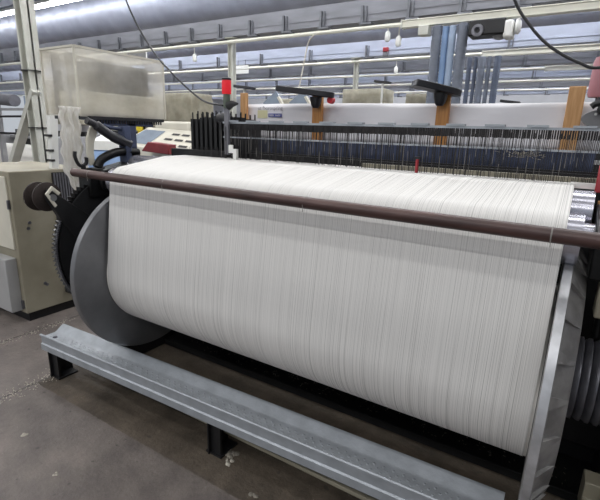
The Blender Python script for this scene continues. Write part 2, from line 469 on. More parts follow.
# ------------------------------------------------------------------ warp beam
YC, ZC, RR = 1.706, 0.788, 0.315
wb = thing('warp_beam', 'big horizontal warp beam wound full of white yarn between two metal flanges', 'warp beam', (-1.03, YC, ZC))
MB().lathe([(-2.09 + 1.03 - .0, 0.05), (-2.09 + 1.03, RR), (0.012 + 1.03, RR), (0.012 + 1.03, 0.05)], (-1.03, YC, ZC), 'X', 128).build('yarn_roll', M['yarn_roll'], wb)
# left flange: a plain turned disc
fl = MB().lathe([(0, .06), (0, .485), (-.004, .496), (-.012, .5), (-.034, .5), (-.04, .494), (-.045, .45), (-.05, .06)], (-2.095, YC, ZC), 'X', 128).build('flange', M['alu'], wb)
fl['label'] = 'smooth round flange at the far left end'
# right flange: thin machined rim, conical ribbed back
fr = MB().lathe([(0, .06), (0, .496), (.002, .5), (.025, .5), (.027, .496), (.027, .478), (.022, .470), (.070, .40), (.075, .37), (.060, .355), (.060, .06)], (0.014, YC, ZC), 'X', 128).build('flange', M['alu_dark'], wb)
fr['label'] = 'near right flange with a ribbed back'
MB().lathe([(-.0005, .490), (.002, .5012), (.025, .5012), (.0275, .490)], (0.014, YC, ZC), 'X', 128).build('rim', M['alu_rim'], fr)
for j in range(24):
    t = 2 * PI * j / 24
    cth, sth = math.cos(t), math.sin(t)
    def pt(x, r, w_):
        return (x, YC + r * cth - w_ * sth, ZC + r * sth + w_ * cth)
    vs = [pt(.038, .494, -.020), pt(.038, .494, .020), pt(.038, .44, .012), pt(.038, .44, -.012), pt(.086, .41, -.004), pt(.086, .41, .004)]
    MB().add(vs, [(0, 1, 2, 3), (0, 3, 4), (1, 5, 2), (0, 4, 5, 1), (3, 2, 5, 4)]).build('rib', M['alu_dark'], fr)
# hub with turned grooves on the right
gp = [(0.06, .05)]
xg = 0.07
for j in range(7):
    gp += [(xg, .136), (xg + .012, .145), (xg + .020, .145), (xg + .023, .128)]
    xg += .026
gp += [(xg, .12), (xg + .25, .12), (xg + .25, .01)]
MB().lathe(gp, (0.03, YC, ZC), 'X', 64).build('grooved_hub', M['iron'], wb)
MB().lathe([(0, .01), (0, .11), (-.30, .11), (-.30, .01)], (-2.14, YC, ZC), 'X', 32).build('journal', M['iron'], wb)

# ------------------------------------------------------------------ yarn sheet
def sheet_profile():
    p = [(YC + (RR + .003) * math.cos(math.radians(a)), ZC + (RR + .003) * math.sin(math.radians(a))) for a in range(320, 179, -5)]
    p += [(YC - RR - .001, ZC + .03)]
    for k in range(1, 12):
        p.append((1.391 + (1.449 - 1.391) * k / 12, .85 + (1.30 - .85) * k / 12))
    yb, zb, r = 1.532, 1.308, .083
    for k in range(9):
        a = math.radians(176 - k * (176 - 101) / 8)
        p.append((yb + r * math.cos(a), zb + r * math.sin(a)))
    ya, za, ra = 1.83, 1.352, .083
    a = math.radians(101)
    end = (ya + ra * math.cos(a), za + ra * math.sin(a))
    for k in range(1, 5):
        p.append((p[-k][0] + (end[0] - p[-k][0]) * k / 5 if False else 1.52 + (end[0] - 1.52) * k / 5, 1.389 + (end[1] - 1.389) * k / 5))
    for k in range(5):
        a = math.radians(101 - k * 11 / 4)
        p.append((ya + ra * math.cos(a), za + ra * math.sin(a)))
    p += [(1.90, 1.436), (1.97, 1.437), (2.06, 1.437)]
    return p


pr = sheet_profile()
nx = 60
vs = []; fs = []
for i in range(nx + 1):
    x = -2.075 + (0.004 + 2.075) * i / nx
    for (y, z) in pr:
        vs.append((x, y - .0015, z + .0015))
k = len(pr)
for i in range(nx):
    for j in range(k - 1):
        fs.append((i * k + j, i * k + j + 1, (i + 1) * k + j + 1, (i + 1) * k + j))
ys = MB().add(vs, fs, True).build('warp_yarn_sheet', M['yarn_sheet'], at=(-1.03, 1.45, 1.2))
tag(ys, 'wide sheet of white warp yarns rising from the beam over the back rollers', 'yarn')

# ------------------------------------------------------------------ brown guard pipe
gp_ = thing('guard_pipe', 'long brown painted pipe across the front of the white yarn sheet', 'pipe', (-1.0, 1.335, 1.358))
MB().tube([(-2.205 + 2.75 * i / 30, 1.335 - .003 * math.sin(PI * i / 30), 1.362 - .012 * i / 30 * 1.1) for i in range(31)], 0.0215, 20).build('pipe_body', M['brown_pipe'], gp_)
for x in (-1.52, -0.028, -2.06, -0.80):
    zz = 1.362 - .0132 * (x + 2.205) / 2.75
    MB().lathe([(-.002, .0225), (.002, .0225)], (x, 1.334, zz), 'X', 20).tube([(x, 1.312, zz), (x + .002, 1.312, zz - .03)], .0012, 6).build('wire_tie', M['thread'], gp_)

# ------------------------------------------------------------------ the loom itself
lo = thing('weaving_loom', 'white and black weaving loom carrying the warp beam, rollers and drop wires', 'loom', (-1.03, 2.6, 0))
# frames
MB().prism([(1.62, 0), (3.4, 0), (3.4, 1.25), (2.2, 1.3), (1.95, 1.05), (1.78, .95), (1.62, .55)], 'X', -2.56, -2.46).build('side_frame', M['black'], lo, .008)
MB().prism([(1.86, 0), (3.4, 0), (3.4, 1.25), (1.92, 1.3), (1.62, 1.22), (1.62, 1.12), (1.86, .95)], 'X', 0.30, 0.42).build('side_frame', M['black'], lo, .008)
MB().box(-2.46, 0.30, 2.34, 2.44, .05, 1.36).build('light_block_panel', M['black'], lo)  # added dark panel, blocks light so the space behind the roll stays dark
MB().box(-2.46, 0.30, 2.14, 2.34, .25, .42).build('cross_beam', M['black'], lo, .01)
MB().box(-2.46, 0.30, 2.07, 2.6, 0, .045).build('oil_tray', M['pit'], lo, .004)
# back rest rollers, shiny ends stick out past the yarns
r1 = MB().lathe([(0, .02), (0, .078), (2.165, .078), (2.165, .02)], (-2.12, 1.532, 1.308), 'X', 40).build('back_roller', M['chrome'], lo)
r2 = MB().lathe([(0, .02), (0, .078), (2.40, .078), (2.40, .02)], (-2.33, 1.83, 1.352), 'X', 40).build('back_roller', M['chrome'], lo)
MB().tube([(-2.3, 1.68, 1.30), (.09, 1.68, 1.30)], .04, 20).build('tension_roller', M['chrome'], lo)
for (x0, x1) in ((-2.44, -2.33), (0.08, 0.20)):
    MB().prism([(1.50, 1.20), (1.60, 1.20), (1.95, 1.26), (1.95, 1.37), (1.80, 1.39), (1.50, 1.33)], 'X', x0, x1).build('roller_bracket', M['black_grease'], lo, .006)
# right hand lower castings
MB().prism([(1.22, 0), (1.75, 0), (1.75, .42), (1.55, .56), (1.40, .50), (1.25, .30)], 'X', 0.24, 0.36).build('bearing_pedestal', M['oily_casting'], lo, .012)
MB().prism([(1.45, .40), (1.62, .38), (1.62, .50), (1.52, .52), (1.52, .46), (1.45, .46)], 'X', 0.19, 0.24).build('bearing_clamp', M['beige'], lo, .004)
MB().box(.20, .30, 1.62, 1.70, .95, 1.32).box(.16, .30, 1.60, 1.64, 1.22, 1.25).tube([(.12, 1.66, 1.10), (.30, 1.66, 1.12)], .02, 10).tube([(.15, 1.72, 1.20), (.15, 1.72, .95)], .014, 10).build('release_linkage', M['black_grease'], lo)
MB().box(.115, .16, 1.52, 1.60, 1.08, 1.22).build('beige_cover', M['beige'], lo, .006)
# white thrums tray at right by the rollers
MB().box(-.01, .3, 1.94, 1.975, 1.425, 1.445).build('end_rail', M['white'], lo)
MB().box(.0, .06, 1.90, 1.935, 1.385, 1.41).build('red_switch', M['red_dull'], lo, .003)
MB().prism([(1.88, 1.42), (1.92, 1.42), (1.93, 1.50), (1.91, 1.52), (1.885, 1.49)], 'X', 0.068, 0.10).build('red_lever', M['red_dull'], lo, .004)
MB().box(.085, .13, 1.88, 1.92, 1.33, 1.39).build('brass_catch', M['wood'], lo, .003)
# drop wire rails
MB().box(-1.76, .30, 1.985, 2.005, 1.632, 1.642).build('stop_rail', M['galv'], lo)
MB().box(-1.76, .30, 1.985, 2.005, 1.553, 1.560).build('stop_rail', M['galv'], lo)
MB().box(-.9, .10, 2.02, 2.05, 1.436, 1.458).build('thread_rail', M['beige'], lo)
cl = MB()
x = -1.74
while x < .28:
    cl.box(x, x + .075, 1.975, 2.01, 1.642, 1.650); x += .155
cl.build('rail_clip', M['galv'], lo)
tb = MB()      # toothed band of drop wire heads
x = -1.76
while x < .28:
    hh = random.uniform(.0, .003)
    tb.box(x, x + random.uniform(.0045, .0075), 1.988, 2.0, 1.600 - hh, 1.632); x += random.uniform(.0072, .0092)
o = tb.build('drop_wire_heads', M['wire'], lo); o['kind'] = 'stuff'
wr = MB(); th = MB()
x = -2.02
while x < .10:
    y = random.uniform(1.96, 2.03)
    top = 1.63 if x > -1.74 else 1.50
    wr.box(x, x + .0022, y, y + .001, 1.40, top - random.uniform(0, .02))
    dens = 0.0042 if x < -1.2 else (.0050 if x < -.6 else .0056)
    x += random.uniform(.6, 1.4) * dens
x = -1.75
while x < .08:
    y = random.uniform(1.955, 1.985)
    z0 = random.uniform(1.42, 1.55)
    th.box(x, x + .0013, y, y + .001, z0, min(1.60, z0 + random.uniform(.03, .15)))
    x += random.uniform(.4, 1.6) * .024
o = wr.build('drop_wires', M['wire'], lo); o['kind'] = 'stuff'
o = th.build('loose_threads', M['thread'], lo); o['kind'] = 'stuff'
# heddle frames behind
for j, (yy, zt, mm) in enumerate(((2.12, 1.465, 'black'), (2.20, 1.47, 'black'))):
    MB().box(-2.05, .10, yy, yy + .03, 1.30, zt).build('heddle_frame', M[mm], lo)
MB().box(-1.95, .06, 2.27, 2.30, 1.30, 1.545).build('navy_cloth_band', M['navy'], lo)
# dark comb stack at the left end
for j in range(9):
    xj = -2.05 + j * .038
    pm = MB().box(xj, xj + .02, 2.02, 2.30, 1.40, 1.675 - .006 * abs(j - 5) + random.uniform(-.012, .012))
    for q in range(6):
        pm.box(xj + .004, xj + .010, 2.03 + q * .045, 2.036 + q * .045, 1.64, 1.685 + random.uniform(0, .02))
    pm.build('side_plate', M['black'], lo)
MB().lathe([(0, .02), (.02, .034), (.09, .034), (.11, .015)], (-1.86, 2.05, 1.660), 'X', 20).build('drive_cap', M['plastic_dark'], lo)
MB().lathe([(0, .02), (.02, .03), (.08, .03), (.09, .02)], (-1.80, 2.05, 1.60), 'X', 20).build('drive_cap', M['plastic_dark'], lo)
MB().box(-2.2, -1.75, 1.99, 2.03, 1.40, 1.475).build('dark_end_rail', M['black'], lo, .004)
# beam drive gear at the left
gr = MB(); prof = []; nT = 110
vsg = []
for j in range(nT * 2):
    a = PI * j / nT; r = .447 if j % 2 else .430
    vsg.append((YC + .014 + r * math.cos(a), ZC + .11 + r * math.sin(a)))
gr.prism(vsg, 'X', -2.40, -2.36)
gr.build('beam_gear', M['black_grease'], lo)
MB().lathe([(0, .1), (0, .425), (-.02, .425), (-.03, .1)], (-2.35, YC + .014, ZC + .11), 'X', 48).build('gear_cover', M['black'], lo)
o = MB()
for j in range(60):
    a = PI * (0.86 + .42 * j / 60)
    o.obox((-2.355, YC + .014 + .442 * math.cos(a), ZC + .11 + .442 * math.sin(a)), (.012, .009, .006), (a, 0, 0))
o.build('gear_teeth', M['iron'], lo)

# pins standing at the back of the sheet
t = tag(MB().box(-1.645, -1.622, 1.935, 1.955, 1.437, 1.495).build('thread_clip', M['white'], at=(-1.63, 1.945, 1.437)), 'small white clip standing on the yarn sheet left of centre', 'clip', None)
t = thing('thread_guard', 'small red pin guard standing on the yarn sheet right of centre', 'clip', (-.60, 1.945, 1.437))
MB().tube([(-.60, 1.945, 1.437), (-.60, 1.945, 1.50)], .007, 10).build('pin', M['red_dull'], t)
MB().box(-.612, -.588, 1.938, 1.952, 1.497, 1.508).build('cap', M['plastic_dark'], t)
# lint tuft caught in the harness
o = MB()
for j in range(60):
    cx, cz = -.19 + random.gauss(0, .035), 1.535 + random.gauss(0, .008)
    a = random.uniform(0, PI)
    o.bar((cx, 2.03, cz), (cx + .02 * math.cos(a), 2.035, cz + .012 * math.sin(a)), .002)
tag(o.build('lint_tuft', M['lint'], at=(-.19, 2.03, 1.535)), 'wispy white lint tuft caught on the drop wires at the right', 'lint', None, 'stuff')

# ------------------------------------------------------------------ tarpaulin, slats and paddles
tp = thing('tarpaulin', 'long white tarpaulin stretched across the loom behind the drop wires', 'tarpaulin', (-1.0, 2.6, 1.55))
vs = []; fs = []; nxx, nzz = 80, 8
for i in range(nxx + 1):
    x = -2.085 + 2.9 * i / nxx
    for j in range(nzz + 1):
        z = 1.545 + (1.775 - 1.545) * j / nzz
        sag = .006 * math.sin(x * 5.0 + z * 9) + .004 * math.sin(x * 13 - z * 20)
        vs.append((x, 2.6 + sag, z + (0.004 * math.sin(x * 3.1) if j == nzz else 0)))
for i in range(nxx):
    for j in range(nzz):
        a = i * (nzz + 1) + j
        fs.append((a, a + nzz + 1, a + nzz + 2, a + 1))
cloth = MB().add(vs, fs, True).build('cloth', M['tarp'], tp)
so = cloth.modifiers.new('thick', 'SOLIDIFY'); so.thickness = .004; so.offset = 1


def xz(x, z, y=2.588): return (x, y, z)


lb = MB().box(-1.968, -1.885, 2.586, 2.590, 1.682, 1.735).build('yellow_print', M['yellow_label'], tp)
lb = MB().box(-1.875, -1.765, 2.586, 2.590, 1.690, 1.714).build('blue_print', M['blue_label'], tp)


def text(s, x, z, size, m, y, parent, name):
    cu = bpy.data.curves.new(name, 'FONT'); cu.body = s; cu.size = size; cu.extrude = .0006; cu.align_x = 'LEFT'
    to = bpy.data.objects.new(name, cu); COL.objects.link(to)
    dg = bpy.context.evaluated_depsgraph_get()
    me = bpy.data.meshes.new_from_object(to.evaluated_get(dg))
    bpy.data.objects.remove(to)
    me.transform(Matrix.Translation((x, y, z)) @ Matrix.Rotation(PI / 2, 4, 'X'))
    off = Vector(parent.location)
    me.transform(Matrix.Translation(-off))
    me.materials.clear(); me.materials.append(m)
    ob = bpy.data.objects.new(name, me); COL.objects.link(ob); ob.parent = parent
    return ob


text('ut fborospring', -1.965, 1.738, .036, M['ink'], 2.586, tp, 'print_line')
text('FIBER  YARN', -1.868, 1.696, .017, M['tarp'], 2.5845, tp, 'blue_print_line')

SL = [(-2.066, .050, 1.849, 'wood', 'light wooden slat at the left end of the white tarpaulin'),
      (-1.466, .068, 1.822, 'wood_dark', 'orange wooden slat left of the tarpaulin centre, under a black paddle'),
      (-.673, .068, 1.830, 'wood_dark', 'orange wooden slat in front of the hoses, under a black paddle'),
      (-.055, .070, 1.842, 'wood', 'tall plain wooden slat at the right end of the white tarpaulin')]
for (x, wd, zt, mm, lab) in SL:
    t = tag(MB().box(x - wd / 2, x + wd / 2, 2.545, 2.575, 1.50, zt).build('wooden_slat', M[mm], at=(x, 2.56, 1.5), bevel=.003), lab, 'slat', 'wooden slats holding the tarpaulin')
# black paddles on cones on the two middle slats
def paddle(p0, p1, cx, y, zc, lab):
    t = thing('black_paddle', lab, 'paddle', (cx, y, zc - .05), 'black paddles on the wooden slats')
    a = Vector(p0); b = Vector(p1)
    d = (b - a).normalized(); s = Vector((0, 0, 1)).cross(d).normalized(); u = d.cross(s)
    L = (b - a).length
    out = []
    for (q, w_) in ((0, .10), (.02, .115), (.5, .125), (.85, .10), (.97, .06), (1.0, .03)):
        out.append((q * L, w_ / 2))
    poly = [a + d * q + s * w_ for q, w_ in out] + [a + d * q - s * w_ for q, w_ in reversed(out)]
    n = len(poly)
    vs = [p - u * .017 for p in poly] + [p + u * .017 for p in poly]
    MB().add(vs, [tuple(reversed(range(n))), tuple(range(n, 2 * n))] + [(i, (i + 1) % n, n + (i + 1) % n, n + i) for i in range(n)]).build('plate', M['plastic_dark'], t, .004)
    MB().lathe([(-.045, .018), (-.03, .028), (0, .036), (.02, .038)], (cx, y, zc), 'Z', 20, True).build('cone', M['plastic_dark'], t)
    return t


paddle((-1.70, 2.46, 1.860), (-1.325, 2.50, 1.818), -1.455, 2.51, 1.79, 'black paddle on the slat left of the tarpaulin centre, red button at its end')
paddle((-.805, 2.42, 1.865), (-.59, 2.56, 1.818), -.682, 2.51, 1.80, 'black paddle on the slat in front of the hanging hoses')
tag(MB().lathe([(0, .02), (.03, .022)], (-1.345, 2.49, 1.79), 'Y', 16, True).build('red_button', M['red'], at=(-1.345, 2.49, 1.79)), 'small red button beneath the right tip of the left black paddle', 'button')
# grey oval plate and black claw at far right
pl = [(-.02 + .125 + .125 * math.cos(2 * PI * j / 40), 1.695 + .047 * math.sin(2 * PI * j / 40)) for j in range(40)]
t = thing('oval_plate', 'grey oval plate in front of the tarpaulin at the right edge', 'plate', (.105, 2.50, 1.695))
MB().prism(pl, 'Y', 2.50, 2.515).build('disc', M['grey_plate'], t, .002)
MB().lathe([(-.004, .006), (.002, .006)], (.035, 2.5, 1.715), 'Y', 12, True).build('rivet', M['white'], t)
MB().tube(bez([(.20, 2.47, 1.77), (.08, 2.47, 1.765), (.03, 2.47, 1.758), (.012, 2.47, 1.745)], 6), .014, 8).tube(bez([(.06, 2.47, 1.76), (.045, 2.47, 1.735), (.055, 2.47, 1.715)], 6), .01, 8).build('claw', M['black'], t)
# faded red tower near the right edge
t = thing('signal_tower', 'faded pinkish red tower at the right edge above the tarpaulin', 'signal tower', (.03, 2.66, 1.78))
MB().lathe([(0, .045), (.02, .05), (.16, .047), (.18, .04)], (.035, 2.66, 1.80), 'Z', 24, True).build('lens', M['pink'], t)
MB().tube([(.035, 2.66, 1.5), (.035, 2.66, 1.8)], .012, 10).build('stem', M['iron'], t)
# red signal tower at left end of the tarpaulin
t = thing('signal_tower', 'red signal tower on a grey post at the tarpaulin left end', 'signal tower', (-1.717, 1.965, 1.46))
MB().box(-1.732, -1.706, 1.966, 1.984, 1.46, 1.715).build('post', M['grille'], t)
MB().lathe([(0, .018), (.035, .02), (.075, .019)], (-1.717, 1.972, 1.715), 'Z', 20, True).build('green_lens', M['green_dull'], t)
MB().lathe([(0, .024), (.008, .026), (.066, .026), (.074, .024)], (-1.717, 1.972, 1.788), 'Z', 24, True).build('red_lens', M['red_lens'], t)
MB().lathe([(0, .027), (.010, .027), (.015, .019)], (-1.717, 1.972, 1.861), 'Z', 24, True).build('cap', M['plastic_dark'], t)
MB().tube([(-1.70, 1.965, 1.725), (-1.67, 1.965, 1.737), (-1.63, 1.965, 1.737)], [.024, .018, .005], 10).build('connector', M['black'], t)
MB().box(-1.700, -1.668, 1.962, 1.968, 1.470, 1.515).build('white_tag', M['white'], t)

# ------------------------------------------------------------------ dust cover box at the upper left
bx = thing('dust_cover_box', 'dusty plastic covered dobby box standing above the left end of the loom', 'machine box', (-2.78, 1.97, 1.66))
X0, X1, Y0, Y1, Z0, Z1 = -2.95, -2.60, 1.65, 2.31, 1.655, 2.045
cv = MB()
n1 = 14
def wavy(a, b2, fixed, axis, z0, z1, n=16, m_=8, amp=.006, seed=0):
    vs = []; fs = []
    for i in range(n + 1):
        u = a + (b2 - a) * i / n
        for j in range(m_ + 1):
            z = z0 + (z1 - z0) * j / m_
            wv = amp * math.sin(u * 23 + z * 9 + seed) * math.sin(PI * j / m_) + amp * .6 * math.sin(z * 31 + u * 7) * math.sin(PI * i / n)
            vs.append((fixed + wv, u, z) if axis == 'X' else (u, fixed + wv, z))
    for i in range(n):
        for j in range(m_):
            q = i * (m_ + 1) + j
            fs.append((q, q + m_ + 1, q + m_ + 2, q + 1))
    return vs, fs


MB().add(*wavy(Y0, Y1, X1, 'X', Z0 - .005, Z1), smooth=True).build('side_film', M['film'], bx)
MB().add(*wavy(X0, X1, Y0, 'Y', Z0 + .005, Z1), smooth=True).build('front_film', M['film'], bx)
MB().add(*wavy(Y0, Y1, X0, 'X', Z0, Z1), smooth=True).build('far_film', M['film'], bx)
MB().add([(X0, Y0, Z1), (X1, Y0, Z1), (X1, Y1, Z1), (X0, Y1, Z1)], [(0, 1, 2, 3)]).build('top_film', M['film'], bx)
fm = MB()
for (a, b2) in (((X0, Y0, Z1), (X1, Y0, Z1)), ((X1, Y0, Z1), (X1, Y1, Z1)), ((X0, Y0, Z1), (X0, Y1, Z1)), ((X0, Y1, Z1), (X1, Y1, Z1))):
    fm.bar(a, b2, .016, .012)
for (x, y) in ((X0, Y0), (X1, Y0), (X1, Y1), (X0, Y1)):
    fm.bar((x, y, Z0), (x, y, Z1), .012)
fm.build('cover_frame', M['beige_light'], bx)
ic = MB().box(-2.90, -2.655, 1.78, 2.22, 1.80, 1.985)
for j in range(16):
    ic.box(-2.655, -2.640, 1.79 + j * .027, 1.80 + j * .027, 1.81, 1.975)
ic.build('dark_motor', M['motor_grey'], bx)
MB().box(-2.93, -2.62, 1.67, 2.29, 1.66, 1.80).build('inner_cabinet', M['beige_light'], bx, .01)
MB().box(-2.87, -2.83, 1.665, 1.70, 1.68, 2.02).box(-2.72, -2.69, 1.665, 1.70, 1.68, 2.02).build('inner_post', M['alu_dark'], bx)
bt = MB().box(-2.96, -2.59, 1.70, 2.29, 1.635, 1.655)
for j in range(26):
    bt.box(-2.60, -2.592, 1.76 + j * .02, 1.768 + j * .02, 1.615, 1.64)
bt.build('base_fringe', M['plastic_dark'], bx)
MB().box(-2.66, -2.60, 1.98, 2.05, 1.30, 1.64).box(-2.90, -2.84, 2.18, 2.24, 0, 1.64).box(-2.64, -2.60, 1.72, 2.2, 1.60, 1.635).build('support_leg', M['navy'], bx, .004)

# lint coated plastic strip hanging from the box corner
vs = []; fs = []
nU, nV = 20, 44
KEY = [(0.0, 1.475, 1.600, 1.70), (.08, 1.470, 1.592, 1.66), (.42, 1.460, 1.595, 1.457), (.62, 1.470, 1.580, 1.33), (.72, 1.500, 1.590, 1.27), (1.0, 1.560, 1.600, 1.11)]
for j in range(nV + 1):
    v = j / nV
    for a, b2 in zip(KEY, KEY[1:]):
        if a[0] <= v <= b2[0]:
            q = (v - a[0]) / (b2[0] - a[0]); y0, y1, z = (a[m] + (b2[m] - a[m]) * q for m in (1, 2, 3)); break
    y0 += .006 * math.sin(v * 40); y1 += .007 * math.sin(v * 33 + 1)
    for i in range(nU + 1):
        u = i / nU
        vs.append((-2.52 + .008 * math.sin(u * 14 + v * 7) + .005 * math.sin(u * 31 + v * 3), y0 + (y1 - y0) * u, z + .015 * math.sin(u * 25) * v))
for j in range(nV):
    for i in range(nU):
        q = j * (nU + 1) + i
        fs.append((q, q + 1, q + nU + 2, q + nU + 1))
o = MB().add(vs, fs, True).build('plastic_film', M['film_strip'], at=(-2.52, 1.54, 1.7))
so = o.modifiers.new('thick', 'SOLIDIFY'); so.thickness = .003
tag(o, 'crumpled white plastic strip coated in lint hanging from the dusty box corner', 'plastic film')

# let-off hardware between box and rollers
t = thing('let_off_arm', 'black bent lever arms with a white curved guard above the left roller ends', 'lever', (-2.45, 1.7, 1.3))
MB().tube(bez([(-2.40, 1.56, 1.625), (-2.40, 1.62, 1.60), (-2.39, 1.70, 1.545), (-2.38, 1.82, 1.49)], 8), [.02] * 8 + [.028] * 9 + [.03] * 8, 14).build('upper_arm', M['plastic_dark'], t)
MB().tube(bez([(-2.40, 1.60, 1.36), (-2.40, 1.64, 1.41), (-2.39, 1.75, 1.447), (-2.38, 1.88, 1.44)], 8), .026, 14).build('lower_arm', M['black_grease'], t)
MB().tube(bez([(-2.42, 1.484, 1.455), (-2.42, 1.482, 1.42), (-2.42, 1.505, 1.375), (-2.42, 1.545, 1.385), (-2.42, 1.55, 1.42)], 8), .010, 10).tube([(-2.42, 1.525, 1.38), (-2.42, 1.53, 1.25)], .014, 10).build('hook', M['black'], t)
MB().prism([(1.605, 1.60), (1.64, 1.595), (1.635, 1.55), (1.612, 1.50), (1.605, 1.44), (1.607, 1.375), (1.575, 1.37), (1.562, 1.44), (1.566, 1.52), (1.585, 1.57)], 'X', -2.44, -2.425).build('curved_guard', M['beige_light'], t, .003)
MB().box(-2.43, -2.36, 1.78, 1.82, 1.36, 1.60).tube([(-2.40, 1.79, 1.58), (-2.40, 1.60, 1.605)], .012, 8).build('dark_post', M['navy'], t, .004)
MB().box(-2.44, -2.37, 1.55, 1.64, 1.12, 1.36).tube([(-2.44, 1.60, 1.30), (-2.30, 1.60, 1.28)], .05, 16).build('pivot_block', M['black_grease'], t, .008)

# spool on its black arm
t = thing('spool_arm', 'black slanted arm carrying two dark brown spool discs beside the beige cabinet', 'spool', (-2.36, 1.35, 1.2))
MB().prism([(1.27, 1.27), (1.325, 1.23), (1.50, 1.09), (1.52, 1.0), (1.40, .97), (1.34, 1.06), (1.262, 1.21)], 'X', -2.38, -2.345).build('arm', M['black'], t, .006)
MB().prism([(1.245, 1.245), (1.283, 1.285), (1.325, 1.245), (1.313, 1.232), (1.282, 1.262), (1.262, 1.242), (1.30, 1.18), (1.288, 1.17)], 'X', -2.342, -2.33).build('clamp', M['beige_light'], t, .002)
for xs_, ys_, zs_ in ((-2.40, 1.282, 1.222), (-2.475, 1.275, 1.218)):
    MB().lathe([(0, .015), (0, .070), (.008, .078), (.016, .078), (.022, .05), (.022, .015)], (xs_, ys_, zs_), 'X', 40).build('spool_disc', M['rust'], t)
MB().tube([(-2.49, 1.275, 1.218), (-2.33, 1.285, 1.222)], .018, 14).build('axle', M['alu'], t)

# ------------------------------------------------------------------ beige control cabinet
cb = thing('control_cabinet', 'beige steel control cabinet on a dark plinth left of the warp beam', 'cabinet', (-4.1, 2.0, 0))
MB().box(-4.6, -3.66, 1.69, 2.36, .075, 1.24).build('cabinet_body', M['beige'], cb, .008)
MB().box(-4.58, -3.68, 1.71, 2.34, 0, .075).build('plinth', M['black'], cb)
ud = MB().box(-4.56, -3.70, 1.678, 1.692, .62, 1.20).build('upper_door', M['beige_light'], cb, .004)
ld = MB().box(-4.6, -3.715, 1.60, 1.69, .10, .55).build('lower_door', M['beige_grey'], cb, .006)
MB().box(-3.705, -3.685, 1.672, 1.69, .95, 1.02).build('hinge', M['iron'], ud)
MB().box(-3.705, -3.685, 1.672, 1.69, .12, .19).build('hinge', M['iron'], ld)
gl = MB()
gl.box(-3.662, -3.652, 2.02, 2.34, .50, 1.215)
vp = gl.build('vent_panel', M['slot_dark'], cb)
gl = MB()
for j in range(14):
    gl.obox((-3.648, 2.035 + j * .023, .86), (.012, .011, .70), (0, 0, 0))
gl.build('vent_louvre', M['grille'], vp)
for (y, z) in ((1.80, .83), (1.785, .785), (1.86, .30), (1.875, .285), (2.03, .21)):
    MB().lathe([(0, .013), (.006, .013)], (-3.66, y, z), 'X', 12, True).build('screw', M['iron'], cb)
MB().box(-3.66, -3.60, 2.02, 2.10, .17, .215).build('pedal', M['slot_dark'], cb, .006)
# slotted white post standing on the cabinet
pt_ = thing('slotted_post', 'white slotted post standing on the beige cabinet below the dusty box', 'post', (-3.75, 2.12, 1.24))
MB().prism([(2.055, 1.24), (2.115, 1.24), (2.16, 1.74), (2.09, 1.74)], 'X', -3.75, -3.70).build('post', M['white'], pt_, .004)
for zz in (1.30, 1.38, 1.50):
    MB().box(-3.755, -3.694, 2.05, 2.085, zz, zz + .018).build('slot', M['slot_dark'], pt_)

# ------------------------------------------------------------------ galvanized step rail
st = thing('step_rail', 'long perforated galvanized steel step rail on black legs before the loom', 'step', (-1.2, 1.37, 0))
ang = math.radians(2.0)
def yl(x): return 1.318 + (x + 2.72) * .035
prof = [(0, .196), (0, .236), (.008, .242), (.008, .284), (0, .290), (0, .300), (.006, .304), (.012, .300), (.016, .280), (.098, .280), (.112, .286), (.146, .312), (.154, .315), (.162, .315), (.166, .311), (.166, .196), (.156, .196), (.156, .304), (.148, .303), (.112, .274), (.010, .268), (.010, .210), (.03, .208), (.03, .196)]
xa, xb = -2.74, -.03
vs = [(xa, yl(xa) + y, z) for y, z in prof] + [(xb, yl(xb) + y, z) for y, z in prof]
n = len(prof)
dm = MB().add(vs, [tuple(reversed(range(n))), tuple(range(n, 2 * n))] + [(i, (i + 1) % n, n + (i + 1) % n, n + i) for i in range(n)])
x = xa + .02
while x < xb:
    for q in range(4):
        xx = x + (.021 if q % 2 else 0)
        dm.lathe([(0, .0065), (.0025, .0045), (.0035, .0006)], (xx, yl(x) + .026 + q * .019, .280), 'Z', 6)
    x += .042
dm.build('channel', M['galv'], st)
MB().lathe([(0, .014), (.008, .012)], (-2.66, yl(-2.66) + .05, .280), 'Z', 6, True).build('bolt', M['iron'], st)
for x in (-2.67, -1.33, -.09):
    y = yl(x)
    MB().box(x - .03, x - .022, y + .012, y + .16, 0, .20).box(x - .03, x + .04, y + .03, y + .045, 0, .20).box(x - .05, x + .05, y + .02, y + .15, 0, .01).build('leg', M['black'], st)
MB().prism([(1.49, .058), (1.52, .058), (1.52, .078), (1.49, .078)], 'X', -2.6, -.03).build('lower_bar', M['beige'], st, .003)

# ------------------------------------------------------------------ lint and scraps on the floor
def lint(x, y, r, mm, lab, n=9, z=0.0):
    o = MB()
    for j in range(n):
        a = random.uniform(0, 2 * PI); d = random.uniform(0, r)
        cx, cy = x + d * math.cos(a) * 1.3, y + d * math.sin(a)
        q = random.uniform(.25, .6) * r
        o.lathe([(0, q), (q * .35, q * .7), (q * .5, q * .15)], (cx, cy, z), 'Z', 7)
    tag(o.build('lint_clump', M[mm], at=(x, y, z)), lab, 'lint', 'lint clumps on the floor')


